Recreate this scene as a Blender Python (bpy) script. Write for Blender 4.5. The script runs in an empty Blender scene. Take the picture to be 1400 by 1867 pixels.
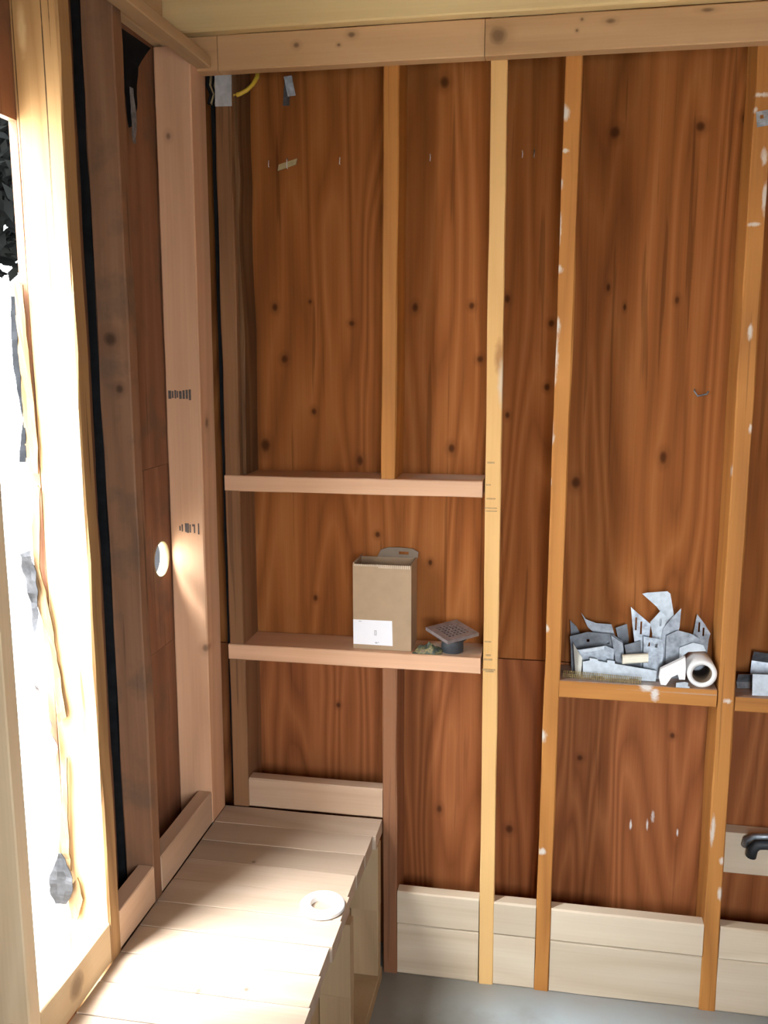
import bpy, bmesh, math, random
from mathutils import Vector, Matrix, noise as mnoise

random.seed(7)
SC = bpy.context.scene
COL = SC.collection

# ------------------------------------------------------------------ camera
CAM_LOC = Vector((0.8072, -2.2449, 1.6827))
YAW, PITCH, ROLL = 0.1813, 0.1753, -0.0013
F_PX = 1692.05
cam_d = bpy.data.cameras.new('camera')
cam_d.sensor_fit = 'VERTICAL'
cam_d.sensor_height = 36.0
cam_d.lens = 36.0 * F_PX / 1867.0
cam_d.clip_start = 0.02
cam = bpy.data.objects.new('camera', cam_d)
COL.objects.link(cam)
fw = Vector((-math.sin(YAW) * math.cos(PITCH), math.cos(YAW) * math.cos(PITCH), -math.sin(PITCH)))
rt = Vector((math.cos(YAW), math.sin(YAW), 0))
up = rt.cross(fw)
r2 = rt * math.cos(ROLL) + up * math.sin(ROLL)
u2 = -rt * math.sin(ROLL) + up * math.cos(ROLL)
M = Matrix((r2, u2, -fw)).transposed().to_4x4()
M.translation = CAM_LOC
cam.matrix_world = M
SC.camera = cam

# ------------------------------------------------------------------ light
SC.view_settings.view_transform = 'Standard'
SC.view_settings.look = 'None'
SC.view_settings.gamma = 1.0
SC.view_settings.use_curve_mapping = False
SC.view_settings.exposure = -0.15
SC.cycles.max_bounces = 7
SC.cycles.diffuse_bounces = 4

world = bpy.data.worlds.new('world')
SC.world = world
world.use_nodes = True
bg = world.node_tree.nodes['Background']
bg.inputs['Color'].default_value = (0.88, 0.94, 1.0, 1)
bg.inputs['Strength'].default_value = 33.0

SUN_AZ = Vector((0.69, 0.724))
SUN_EL = math.radians(62)
sun_d = bpy.data.lights.new('sun', 'SUN')
sun_d.energy = 56.0
sun_d.angle = math.radians(32)
sun_d.color = (0.94, 0.97, 1.0)
sun = bpy.data.objects.new('sun', sun_d)
COL.objects.link(sun)
sd = Vector((SUN_AZ.x * math.cos(SUN_EL), SUN_AZ.y * math.cos(SUN_EL), -math.sin(SUN_EL)))
sun.rotation_euler = sd.to_track_quat('-Z', 'Y').to_euler()
sun.location = (-3, -4, 8)

# openings of the room, marked as portals so the daylight is sampled well
def portal(name, loc, direction, sx, sy):
    d = bpy.data.lights.new(name, 'AREA')
    d.shape = 'RECTANGLE'; d.size = sx; d.size_y = sy
    d.cycles.is_portal = True
    o = bpy.data.objects.new(name, d); COL.objects.link(o)
    o.location = loc
    o.rotation_euler = Vector(direction).to_track_quat('-Z', 'Z').to_euler()
portal('portal_left', (-0.155, -.81, 1.30), (1, 0, 0), 0.30, 1.56)
portal('portal_rear', (1.25, -2.97, 1.375), (0, 1, 0), 0.6, 1.15)

# ------------------------------------------------------------------ materials
def lin(c):
    return tuple(((v / 255) / 12.92 if v / 255 <= .04045 else ((v / 255 + .055) / 1.055) ** 2.4) for v in c) + (1,)

class NT:
    """tiny node-graph helper"""
    def __init__(self, name):
        self.m = bpy.data.materials.new(name)
        self.m.use_nodes = True
        self.t = self.m.node_tree
        self.b = self.t.nodes['Principled BSDF']
    def n(self, kind, **kw):
        nd = self.t.nodes.new(kind)
        for k, v in kw.items():
            setattr(nd, k, v)
        return nd
    def link(self, a, b):
        self.t.links.new(a, b)
    def math(self, op, a, b=None, c=None, clamp=False):
        nd = self.n('ShaderNodeMath', operation=op, use_clamp=clamp)
        for i, v in enumerate((a, b, c)):
            if v is None: continue
            if isinstance(v, (int, float)): nd.inputs[i].default_value = v
            else: self.link(v, nd.inputs[i])
        return nd.outputs[0]
    def vmath(self, op, a, b=None):
        nd = self.n('ShaderNodeVectorMath', operation=op)
        for i, v in enumerate((a, b)):
            if v is None: continue
            if isinstance(v, (tuple, list)): nd.inputs[i].default_value = v
            else: self.link(v, nd.inputs[i])
        return nd.outputs['Value'] if op == 'LENGTH' else nd.outputs[0]
    def mix(self, f, a, b, blend='MIX'):
        nd = self.n('ShaderNodeMix', data_type='RGBA', blend_type=blend)
        for s, v in ((nd.inputs[0], f), (nd.inputs[6], a), (nd.inputs[7], b)):
            if isinstance(v, (int, float, tuple)): s.default_value = v
            else: self.link(v, s)
        return nd.outputs[2]
    def ramp(self, f, stops, interp='LINEAR'):
        nd = self.n('ShaderNodeValToRGB')
        cr = nd.color_ramp; cr.interpolation = interp
        while len(cr.elements) < len(stops): cr.elements.new(0.5)
        for e, (p, c) in zip(cr.elements, stops):
            e.position = p
            e.color = c if isinstance(c, tuple) else (c, c, c, 1)
        self.link(f, nd.inputs[0])
        return nd.outputs[0]
    def noise(self, v, scale, detail=4, rough=.55, dist=0.0):
        nd = self.n('ShaderNodeTexNoise')
        nd.inputs['Scale'].default_value = scale
        nd.inputs['Detail'].default_value = detail
        nd.inputs['Roughness'].default_value = rough
        nd.inputs['Distortion'].default_value = dist
        self.link(v, nd.inputs['Vector'])
        return nd.outputs[0]
    def bump(self, h, strength, dist=.002):
        nd = self.n('ShaderNodeBump')
        nd.inputs['Strength'].default_value = strength
        nd.inputs['Distance'].default_value = dist
        self.link(h, nd.inputs['Height'])
        self.link(nd.outputs[0], self.b.inputs['Normal'])

def spots(g, coord, lst, rough):
    """smallest normalised distance to a list of ellipsoids (centre, radii)"""
    out = None
    for c, r in lst:
        d = g.vmath('SUBTRACT', coord, c)
        d = g.vmath('MULTIPLY', d, tuple(1.0 / v for v in r))
        d = g.vmath('LENGTH', d)
        out = d if out is None else g.math('MINIMUM', out, d)
    return g.math('ADD', out, rough)

def wood(name, light, mid, dark, axis='Z', rings=7.0, grain=1.0, ringamt=.55, knots=None, paint=None,
         paint_col=(.72, .70, .66, 1), rough=.62, spec=.2, bamt=.75, cracks=0.0, stain=None, freq=1.0, vary=.12, dirt=0.0):
    g = NT(name)
    tc = g.n('ShaderNodeTexCoord')
    raw = tc.outputs['Object']
    oi = g.n('ShaderNodeObjectInfo')
    rnd = oi.outputs['Random']
    off = g.n('ShaderNodeCombineXYZ')
    g.link(g.math('MULTIPLY', rnd, 17.3), off.inputs[0])
    g.link(g.math('MULTIPLY', rnd, 9.1), off.inputs[1])
    g.link(g.math('MULTIPLY', rnd, 23.7), off.inputs[2])
    co = g.vmath('ADD', raw, off.outputs[0])
    def sc(along, across):
        v = [across] * 3
        v['XYZ'.index(axis)] = along
        return tuple(v)
    # growth rings: soft cathedral bands
    base = g.noise(g.vmath('MULTIPLY', co, sc(.55 * freq, 5.0 * freq)), 1.0, 2, .45, .35)
    bands = g.math('PINGPONG', g.math('MULTIPLY', base, rings), .5)
    bands = g.math('MULTIPLY', bands, 2.0)
    fine = g.noise(g.vmath('MULTIPLY', co, sc(3.0, 160.0)), 1.0, 3, .6)
    broad = g.noise(g.vmath('MULTIPLY', co, sc(.7, 7.0)), 1.0, 3, .5)
    v = g.math('MULTIPLY', bands, ringamt)
    v = g.math('ADD', v, g.math('MULTIPLY', fine, .55 * grain))
    v = g.math('ADD', v, g.math('MULTIPLY', broad, bamt))
    v = g.math('DIVIDE', v, ringamt + .55 * grain + bamt)
    col = g.ramp(v, [(.12, dark), (.47, mid), (.82, light)])
    # board to board variation
    hv = g.n('ShaderNodeHueSaturation')
    g.link(col, hv.inputs['Color'])
    g.link(g.math('ADD', g.math('MULTIPLY', rnd, 2 * vary), 1 - vary), hv.inputs['Value'])
    col = hv.outputs[0]
    wob = g.noise(g.vmath('MULTIPLY', raw, (1, 1, 1)), 60.0, 2, .5)
    if cracks:
        ck = g.noise(g.vmath('MULTIPLY', co, sc(1.6, 55.0)), 1.0, 2, .5, .3)
        m = g.ramp(ck, [(.66, 0.0), (.70, 1.0)])
        col = g.mix(g.math('MULTIPLY', m, cracks), col, tuple(c * .28 for c in dark[:3]) + (1,))
    if dirt:
        dn = g.noise(raw, 9.0, 5, .6)
        m = g.ramp(dn, [(.5, 0.0), (.72, 1.0)])
        col = g.mix(g.math('MULTIPLY', m, dirt), col, (.10, .075, .055, 1))
    if stain:
        for c, r, colr, amt in stain:
            d = spots(g, raw, [(c, r)], g.math('MULTIPLY', g.math('SUBTRACT', wob, .5), .5))
            m = g.ramp(d, [(.35, 1.0), (1.0, 0.0)])
            col = g.mix(g.math('MULTIPLY', m, amt), col, colr)
    if knots:
        d = spots(g, raw, knots, g.math('MULTIPLY', g.math('SUBTRACT', wob, .5), .35))
        halo = g.ramp(g.math('MULTIPLY', d, .4), [(.25, .5), (.9, 0.0)])
        col = g.mix(halo, col, tuple(c * .9 for c in dark[:3]) + (1,))
        kc = g.ramp(d, [(0.0, tuple(c * .45 for c in dark[:3]) + (1,)), (.6, tuple(c * .55 for c in dark[:3]) + (1,)), (.8, tuple(c * .40 for c in dark[:3]) + (1,))])
        m = g.ramp(d, [(.45, .9), (1.0, 0.0)])
        col = g.mix(m, col, kc)
    if paint:
        pn = g.noise(g.vmath('MULTIPLY', raw, sc(22, 60)), 1.0, 4, .7)
        d = spots(g, raw, paint, g.math('MULTIPLY', g.math('SUBTRACT', pn, .5), 2.2))
        m = g.ramp(d, [(.35, .85), (1.0, 0.0)])
        col = g.mix(m, col, paint_col)
    g.link(col, g.b.inputs['Base Color'])
    g.b.inputs['Roughness'].default_value = rough
    g.b.inputs['Specular IOR Level'].default_value = spec
    g.bump(v, .18, .0015)
    return g.m

def plain(name, col, rough=.6, metal=0.0, nz=0.0, scale=40.0, spec=.4, bump=0.0, dark=None):
    g = NT(name)
    tc = g.n('ShaderNodeTexCoord')
    nn = g.noise(tc.outputs['Object'], scale, 4, .6)
    d = dark if dark else tuple(c * (1 - nz) for c in col[:3]) + (1,)
    c = g.ramp(nn, [(.3, d), (.7, col)])
    g.link(c, g.b.inputs['Base Color'])
    g.b.inputs['Roughness'].default_value = rough
    g.b.inputs['Metallic'].default_value = metal
    g.b.inputs['Specular IOR Level'].default_value = spec
    if bump: g.bump(nn, bump)
    return g.m

PLY_Y = 0.125
def K(x, z, r, e=1.15):        # a knot in the sheathing: (centre, radii)
    x = .807 + (x - .807) * 1.0107; z = 1.683 + (z - 1.683) * 1.0107
    r *= .85; return ((x, PLY_Y, z), (r * random.uniform(.8, 1.1), .05, r * e * random.uniform(.9, 1.25)))

def c3(r, g_, b): return (r, g_, b, 1)

KN_UP = [K(.926, 2.176, .017), K(1.117, 2.181, .014), K(1.215, 2.196, .013), K(.925, 1.824, .008, 1.5), K(.965, 1.778, .006, 1.8),
         K(1.085, 1.793, .009, 1.5), K(1.072, 1.417, .013, 1.4), K(.865, 1.35, .018), K(.094, 1.785, .010), K(.117, 1.654, .012),
         K(.295, 1.743, .009), K(.187, 1.798, .006), K(.193, 1.52, .011), K(.314, 1.394, .013), K(.457, 1.782, .012),
         K(.598, 1.784, .010), K(.621, 1.654, .011), K(.552, 1.43, .014), K(.525, 2.306, .015), K(.685, 1.80, .011), K(.793, 1.74, .010),
         K(.787, 1.586, .009), K(.691, 1.516, .009), K(.06, 1.43, .018), K(.36, 1.20, .009), K(.45, 1.06, .010), K(.19, 1.02, .009),
         K(.50, 1.13, .009)]
KN_LO = [K(.53, .441, .012), K(.72, .40, .013), K(.90, .62, .010), K(1.13, .70, .009), K(.25, .72, .009)]
PLY_L, PLY_M, PLY_D = c3(.385, .150, .046), c3(.265, .090, .024), c3(.135, .041, .012)
M_PLY = wood('plywood_upper', PLY_L, PLY_M, PLY_D, 'Z', rings=15, ringamt=.42, grain=.75, bamt=.55, knots=KN_UP, rough=.7, spec=.06, cracks=.35, freq=.9, vary=0.02)
M_PLYLO = wood('plywood_lower', c3(.38, .140, .050), c3(.26, .086, .028), c3(.14, .042, .014), 'Z', rings=15, ringamt=.5, grain=.75, bamt=.5,
               knots=KN_LO, rough=.6, spec=.10, cracks=.2, freq=1.0, vary=0.02,
               paint=[((1.095, PLY_Y, .46), (.007, .05, .025)), ((1.082, PLY_Y, .435), (.004, .05, .02)), ((1.04, PLY_Y, .43), (.003, .05, .015)),
                      ((1.16, PLY_Y, .42), (.003, .05, .014))])
M_PINK = wood('new_fir_pink', c3(.72, .44, .27), c3(.61, .355, .21), c3(.46, .255, .145), 'Z', rings=10, ringamt=.35, grain=.8, freq=.7,
              knots=[((-.10, -.10, 2.17), (.007, .05, .010)), ((-.03, -.05, 1.50), (.05, .012, .016)), ((-.05, -.09, .93), (.010, .03, .012))])
M_PINKX = wood('new_fir_pink_crosswise', c3(.74, .465, .30), c3(.645, .39, .243), c3(.51, .295, .175), 'X', rings=8, ringamt=.3, grain=.7, freq=.7,
               stain=[((.56, .07, .912), (.22, .068, .003), c3(.55, .52, .48), .8), ((.56, .07, 1.362), (.22, .068, .003), c3(.55, .52, .50), .7)])
M_HEAD = wood('new_fir_header', c3(.55, .35, .185), c3(.47, .285, .14), c3(.35, .20, .095), 'X', rings=8, ringamt=.3, grain=.7, freq=.7,
              knots=[((.20, -.04, 2.365), (.008, .05, .007)), ((.33, -.04, 2.38), (.010, .05, .007)), ((.66, -.04, 2.36), (.022, .05, .022)),
                     ((.30, -.04, 2.36), (.005, .05, .004)), ((.90, -.04, 2.375), (.012, .05, .006)), ((.83, -.04, 2.36), (.004, .05, .004)), ((.84, -.04, 2.382), (.004, .05, .004)),
                     ((1.10, -.04, 2.385), (.016, .05, .005))])
M_JOIST = wood('yellow_joist', c3(.70, .54, .27), c3(.61, .45, .22), c3(.48, .33, .15), 'X', rings=6, ringamt=.3, grain=.6, freq=.7)
M_LEDGER = wood('pale_ledger', c3(.66, .48, .27), c3(.57, .39, .21), c3(.46, .30, .15), 'Y', rings=6, ringamt=.3, grain=.6, freq=.7)
M_GOLD = wood('golden_stud', c3(.76, .49, .20), c3(.68, .41, .16), c3(.54, .30, .10), 'Z', rings=9, ringamt=.35, grain=.7, freq=.9, vary=.03,
              stain=[((.675, 0, 1.66), (.016, .06, .05), c3(.36, .17, .06), .8), ((.683, 0, 1.60), (.014, .06, .07), c3(.62, .5, .36), .9)])
OLD = (c3(.54, .24, .062), c3(.42, .175, .042), c3(.25, .095, .024))
M_OLD = wood('old_stud', *OLD, 'Z', rings=7, ringamt=.4, grain=.7, cracks=.2, vary=.08)
M_OLDDK = wood('old_dark_stud', c3(.31, .16, .078), c3(.225, .11, .05), c3(.12, .055, .024), 'Z', rings=7, ringamt=.4, grain=.8, cracks=.4, vary=.06)
M_OLDRED = wood('old_red_stud', c3(.32, .145, .072), c3(.235, .10, .048), c3(.13, .054, .028), 'Z', rings=7, ringamt=.4, grain=.8, cracks=.25, vary=.06)
M_SPLINT = wood('splintered_wood', c3(.22, .12, .055), c3(.13, .062, .026), c3(.03, .016, .009), 'Z', rings=9, ringamt=.5, grain=1.0, cracks=.9)
M_OLDX = wood('old_block', *OLD, 'X', rings=7, ringamt=.4, grain=.7, cracks=.2, vary=.08,
              stain=[((1.03, .06, .867), (.6, .12, .003), c3(.36, .37, .38), .85), ((1.45, .06, .853), (.6, .12, .003), c3(.36, .37, .38), .85)],
              paint=[((1.05, 0, .862), (.02, .03, .014)), ((1.07, 0, .845), (.012, .03, .02))])
S3P = [((.803, 0, 1.66), (.010, .03, .085)), ((.803, 0, 1.73), (.014, .03, .03)), ((.800, 0, 1.50), (.006, .03, .06)), ((.800, 0, 1.465), (.010, .03, .02)),
       ((.800, 0, 1.36), (.007, .03, .016)), ((.808, 0, 2.20), (.014, .03, .02)), ((.812, 0, 2.12), (.012, .03, .006)), ((.806, 0, 2.05), (.006, .03, .015)),
       ((.805, 0, 1.95), (.008, .03, .04)), ((.803, 0, 1.00), (.010, .03, .012)), ((.802, 0, .72), (.012, .03, .02)), ((.81, 0, .40), (.015, .03, .012)), ((.806, 0, 1.86), (.012, .03, .012))]
M_S3 = wood('old_stud_painted', *OLD, 'Z', rings=7, ringamt=.4, grain=.7, cracks=.2, vary=.02, paint=S3P, paint_col=c3(.66, .62, .55))
S4P = [((1.225, 0, 2.22), (.02, .03, .006)), ((1.215, 0, 2.19), (.006, .03, .008)), ((1.24, 0, 2.09), (.008, .03, .02)), ((1.247, 0, 2.0), (.006, .03, .05)),
       ((1.23, 0, 1.95), (.02, .03, .006)), ((1.235, 0, 1.72), (.006, .03, .02)), ((1.25, 0, 1.50), (.005, .03, .012)), ((1.215, 0, 1.40), (.004, .03, .02)),
       ((1.25, 0, .42), (.006, .03, .012)), ((1.252, 0, .33), (.008, .03, .02)), ((1.225, 0, .50), (.006, .03, .05)), ((1.24, 0, .84), (.01, .03, .008))]
M_S4 = wood('old_stud_flecked', *OLD, 'Z', rings=7, ringamt=.4, grain=.7, cracks=.35, vary=.02, paint=S4P, paint_col=c3(.66, .60, .52))
M_LEFT = wood('weathered_stud', c3(.36, .195, .11), c3(.26, .135, .074), c3(.14, .072, .042), 'Z', rings=7, ringamt=.35, grain=.9, cracks=.6, dirt=.6,
              knots=[((-.085, -.46, 1.70), (.016, .05, .017)), ((-.07, -.46, 1.60), (.009, .05, .010))])
M_LSHEATH = wood('weathered_sheathing', c3(.34, .16, .083), c3(.24, .105, .054), c3(.13, .055, .03), 'Z', rings=7, ringamt=.4, grain=.7, cracks=.5, dirt=.5)
M_SUNNY = wood('old_jamb_stud', c3(.43, .27, .125), c3(.34, .20, .086), c3(.20, .105, .045), 'Z', rings=9, ringamt=.4, grain=.8, cracks=.8, vary=.02,
               stain=[((-.074, -.672, 2.14), (.0016, .02, .34), c3(.02, .01, .005), .95), ((-.128, -.672, 2.10), (.0014, .02, .42), c3(.03, .015, .008), .9),
                      ((-.112, -.672, 2.22), (.010, .02, .05), c3(.62, .46, .26), .6), ((-.06, -.672, 2.27), (.0012, .02, .10), c3(.05, .025, .01), .8)])
M_CREAM = wood('cream_block', c3(.66, .565, .43), c3(.57, .465, .335), c3(.45, .345, .23), 'X', rings=8, ringamt=.35, grain=.7, freq=.7, vary=.07)
M_CREAMZ = wood('pale_new_stud', c3(.78, .66, .45), c3(.70, .56, .36), c3(.56, .42, .25), 'Z', rings=8, ringamt=.35, grain=.8, freq=.8, vary=.05)
M_PLATEY = wood('left_plate', c3(.62, .45, .32), c3(.53, .37, .25), c3(.40, .26, .17), 'Y', rings=8, ringamt=.35, grain=.7, freq=.7, vary=.07)
M_PLATEX = wood('blocking_crosswise', c3(.56, .40, .28), c3(.47, .325, .22), c3(.36, .235, .15), 'X', rings=8, ringamt=.35, grain=.7, freq=.7, vary=.04)
M_SILL = wood('pale_sill', c3(.64, .50, .31), c3(.55, .41, .24), c3(.43, .29, .16), 'Y', rings=8, ringamt=.35, grain=.7, freq=.7, vary=.03,
              knots=[((-.045, -.81, .50), (.05, .03, .03))])
M_PLANK = wood('bench_plank', c3(.46, .36, .275), c3(.39, .295, .215), c3(.29, .21, .15), 'X', rings=8, ringamt=.35, grain=.7, freq=.7, vary=.10,
               knots=[((.12, -.26, .451), (.006, .006, .05)), ((.16, -.72, .451), (.007, .009, .05)), ((.25, -.70, .451), (.006, .006, .05))])
M_BFRAME = wood('bench_frame', c3(.44, .315, .18), c3(.36, .245, .135), c3(.25, .16, .085), 'Z', rings=8, ringamt=.35, grain=.8, freq=.8, vary=.08)
M_FELT = plain('black_felt', c3(.016, .017, .019), .9, nz=.5, scale=25, spec=.05)
M_PAPER = plain('grey_building_paper', c3(.05, .05, .052), .9, nz=.6, scale=30, spec=.05)
M_SHADOW = wood('jamb_shadow_wood', c3(.20, .12, .055), c3(.14, .08, .034), c3(.06, .032, .014), 'Z', rings=8, ringamt=.5, cracks=.6)  # dark wood tone painting the torn paper's shadow on the jamb
M_PALEP = plain('pale_torn_paper', c3(.26, .26, .27), .9, nz=.6, scale=60, spec=.05)
M_DARK = plain('dark_rubber', c3(.022, .024, .027), .5, nz=.4)
M_PIPE = plain('dark_grey_plastic', c3(.055, .062, .072), .45, nz=.35, scale=60)
M_CARD = plain('cardboard', c3(.40, .285, .18), .8, nz=.10, scale=30, spec=.15)
M_CARDIN = plain('cardboard_inside', c3(.25, .195, .145), .85, nz=.15, scale=30, spec=.1)
M_CORE = plain('brown_core', c3(.16, .11, .07), .85, nz=.2)
M_TEETH = plain('torn_card_edge', c3(.62, .53, .41), .85, nz=.1, spec=.1)
M_LABEL = plain('white_label', c3(.80, .81, .85), .55, nz=.02, spec=.3)
M_INK = plain('grey_print', c3(.42, .43, .46), .7)
M_STAMP = plain('black_stamp_ink', c3(.15, .115, .10), .8, nz=.5, scale=220)
M_PENCIL = plain('pencil_mark', c3(.50, .33, .15), .8, nz=.3, scale=200)
M_GALV = plain('galvanised_steel', c3(.50, .55, .61), .38, metal=.9, nz=.55, scale=60)
M_GALVD = plain('dull_galvanised_steel', c3(.36, .39, .43), .45, metal=.85, nz=.55, scale=45)
M_GALVW = plain('pale_zinc', c3(.56, .62, .67), .5, metal=.5, nz=.25, scale=70)
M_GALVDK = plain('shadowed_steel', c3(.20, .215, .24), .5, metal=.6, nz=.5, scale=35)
M_CREAMM = plain('cream_zinc', c3(.62, .62, .55), .55, metal=.2, nz=.15, scale=50)
M_BRASS = plain('nail_brass', c3(.40, .31, .13), .4, metal=.6, nz=.3)
M_WHITE = plain('white_plastic', c3(.82, .82, .80), .45, nz=.04)
M_CREAMP = plain('cream_offcut', c3(.80, .76, .62), .6, nz=.08)
M_YELLOW = plain('yellow_sheath', c3(.62, .44, .045), .45, nz=.15)
M_STEEL = plain('bright_wire', c3(.85, .85, .85), .35, metal=.4)
M_GRATE = plain('grate_metal', c3(.36, .31, .31), .5, metal=.5, nz=.35, scale=70)
M_TAN = plain('tan_strip', c3(.42, .33, .17), .7, nz=.25, scale=90)

g = NT('green_packet')
tc = g.n('ShaderNodeTexCoord')
nn = g.noise(tc.outputs['Object'], 55, 3, .6)
g.link(g.ramp(nn, [(.40, c3(.06, .07, .06)), (.50, c3(.085, .10, .06)), (.57, c3(.28, .21, .08)), (.62, c3(.085, .10, .06)), (.70, c3(.20, .12, .07))]), g.b.inputs['Base Color'])
g.b.inputs['Roughness'].default_value = .55
M_PACKET = g.m

g = NT('concrete')
tc = g.n('ShaderNodeTexCoord')
n1 = g.noise(tc.outputs['Object'], 3.0, 6, .6)
n2 = g.noise(tc.outputs['Object'], 60.0, 4, .6)
c = g.ramp(n1, [(.3, c3(.27, .31, .32)), (.6, c3(.36, .415, .435)), (.8, c3(.44, .50, .52))])
sep = g.n('ShaderNodeSeparateXYZ'); g.link(tc.outputs['Object'], sep.inputs[0])
dust = g.ramp(g.math('ADD', g.math('ADD', sep.outputs[1], 1.0), g.math('MULTIPLY', g.math('SUBTRACT', n1, .5), .25)), [(.90, 0.0), (.99, .55)])
c = g.mix(dust, c, c3(.17, .125, .085))
soil = g.ramp(g.math('ADD', sep.outputs[0], g.math('MULTIPLY', g.math('SUBTRACT', n1, .5), .5)), [(.50, .85), (.86, 0.0)])
c = g.mix(soil, c, c3(.17, .15, .12))
g.link(c, g.b.inputs['Base Color'])
g.link(g.ramp(n1, [(.35, .5), (.7, .3)]), g.b.inputs['Roughness'])
g.bump(n2, .15, .002)
M_CONC = g.m
M_GROUND = plain('pale_yard', c3(.50, .48, .44), .9, nz=.25, scale=3)
M_LEAF = plain('dark_leaf', c3(.0045, .0048, .0045), 1.0, nz=.5, scale=8, spec=0.0)
M_BARK = plain('bark', c3(.08, .06, .045), .9, nz=.5, scale=12, bump=.4)
M_ROOM = wood('rough_room_wood', c3(.45, .24, .11), c3(.36, .18, .08), c3(.25, .12, .05), 'Z', rings=7, ringamt=.4, vary=.05)
M_DECK = wood('roof_deck_wood', c3(.45, .28, .15), c3(.37, .22, .11), c3(.27, .15, .07), 'X', rings=7, ringamt=.4, vary=.05)

# ------------------------------------------------------------------ mesh helpers
def finish(name, bm, mat, parent=None, smooth=False, recalc=True):
    if recalc: bmesh.ops.recalc_face_normals(bm, faces=bm.faces)
    me = bpy.data.meshes.new(name)
    bm.to_mesh(me); bm.free()
    if smooth:
        for p in me.polygons: p.use_smooth = True
    me.materials.append(mat)
    o = bpy.data.objects.new(name, me)
    COL.objects.link(o)
    if parent is not None:
        o.parent = parent
        pp = parent; off = Vector()
        while pp is not None:
            off += Vector(pp.location); pp = pp.parent
        o.location = -off
    return o

def tag(o, label=None, cat=None, group=None, kind=None):
    if label: o['label'] = label
    if cat: o['category'] = cat
    if group: o['group'] = group
    if kind: o['kind'] = kind
    return o

def empty(name, loc, label, cat, group=None, kind=None):
    o = bpy.data.objects.new(name, None)
    o.empty_display_size = .05
    COL.objects.link(o); o.location = loc
    return tag(o, label, cat, group, kind)

def bm_lumber(bm, lo, hi, axis, ch=.0022, jit=.0007, seg=None, shift=(0, 0, 0), twist=0.0, taper=0.0, jag=0.0):
    """sawn board: chamfered section swept along an axis with slight unevenness.
    shift = offset of the far end (lean); twist = rotation of the section about the axis"""
    ax = 'XYZ'.index(axis)
    u, w = [i for i in range(3) if i != ax]
    L = hi[ax] - lo[ax]
    seg = seg or max(2, min(24, int(L / .09)))
    cu, cw = (lo[u] + hi[u]) / 2, (lo[w] + hi[w]) / 2
    hu, hw = (hi[u] - lo[u]) / 2, (hi[w] - lo[w]) / 2
    prof = [(-hu + ch, -hw), (hu - ch, -hw), (hu, -hw + ch), (hu, hw - ch), (hu - ch, hw), (-hu + ch, hw), (-hu, hw - ch), (-hu, -hw + ch)]
    rings = []
    ph = random.random() * 50
    for s in range(seg + 1):
        t = s / seg
        ring = []
        for i, (a, b) in enumerate(prof):
            k = i // 2
            ja = mnoise.noise((ph + k * 7.3, t * L * 6, 0)) * jit * 2
            jb = mnoise.noise((ph + k * 7.3, t * L * 6, 9)) * jit * 2
            f = 1 - taper * t
            a2, b2 = a * f + ja, b * f + jb
            if twist:
                a2, b2 = a2 * math.cos(twist) - b2 * math.sin(twist), a2 * math.sin(twist) + b2 * math.cos(twist)
            p = [0, 0, 0]
            p[ax] = lo[ax] + L * t
            p[u] = cu + a2 + shift[u] * t
            p[w] = cw + b2 + shift[w] * t
            ring.append(bm.verts.new(p))
        rings.append(ring)
    for s in range(seg):
        for i in range(8):
            j = (i + 1) % 8
            bm.faces.new((rings[s][i], rings[s][j], rings[s + 1][j], rings[s + 1][i]))
    bm.faces.new(list(reversed(rings[0])))
    bm.faces.new(rings[-1])

def lumber(name, lo, hi, axis, mat, parent, label=None, **kw):
    bm = bmesh.new()
    bm_lumber(bm, lo, hi, axis, **kw)
    o = finish(name, bm, mat, parent)
    if label: o['label'] = label
    return o

def bm_box(bm, lo, hi):
    vs = [bm.verts.new((x, y, z)) for x in (lo[0], hi[0]) for y in (lo[1], hi[1]) for z in (lo[2], hi[2])]
    for f in ((0, 1, 3, 2), (4, 6, 7, 5), (0, 4, 5, 1), (2, 3, 7, 6), (0, 2, 6, 4), (1, 5, 7, 3)):
        bm.faces.new([vs[i] for i in f])

def box(name, lo, hi, mat, parent=None):
    bm = bmesh.new(); bm_box(bm, lo, hi)
    return finish(name, bm, mat, parent)

def bm_tube(bm, pts, r, n=10, cap=True):
    pts = [Vector(p) for p in pts]
    rings = []
    for i, p in enumerate(pts):
        d = (pts[min(i + 1, len(pts) - 1)] - pts[max(i - 1, 0)]).normalized()
        a = d.orthogonal().normalized() if i == 0 else (rings_a - d * rings_a.dot(d)).normalized()
        rings_a = a
        b = d.cross(a)
        rr = r[i] if isinstance(r, (list, tuple)) else r
        rings.append([bm.verts.new(p + a * rr * math.cos(t) + b * rr * math.sin(t)) for t in [2 * math.pi * k / n for k in range(n)]])
    for i in range(len(pts) - 1):
        for k in range(n):
            bm.faces.new((rings[i][k], rings[i][(k + 1) % n], rings[i + 1][(k + 1) % n], rings[i + 1][k]))
    if cap:
        bm.faces.new(rings[0]); bm.faces.new(rings[-1])

def tube(name, pts, r, mat, parent=None, n=10, smooth=True):
    bm = bmesh.new(); bm_tube(bm, pts, r, n)
    return finish(name, bm, mat, parent, smooth)

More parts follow.
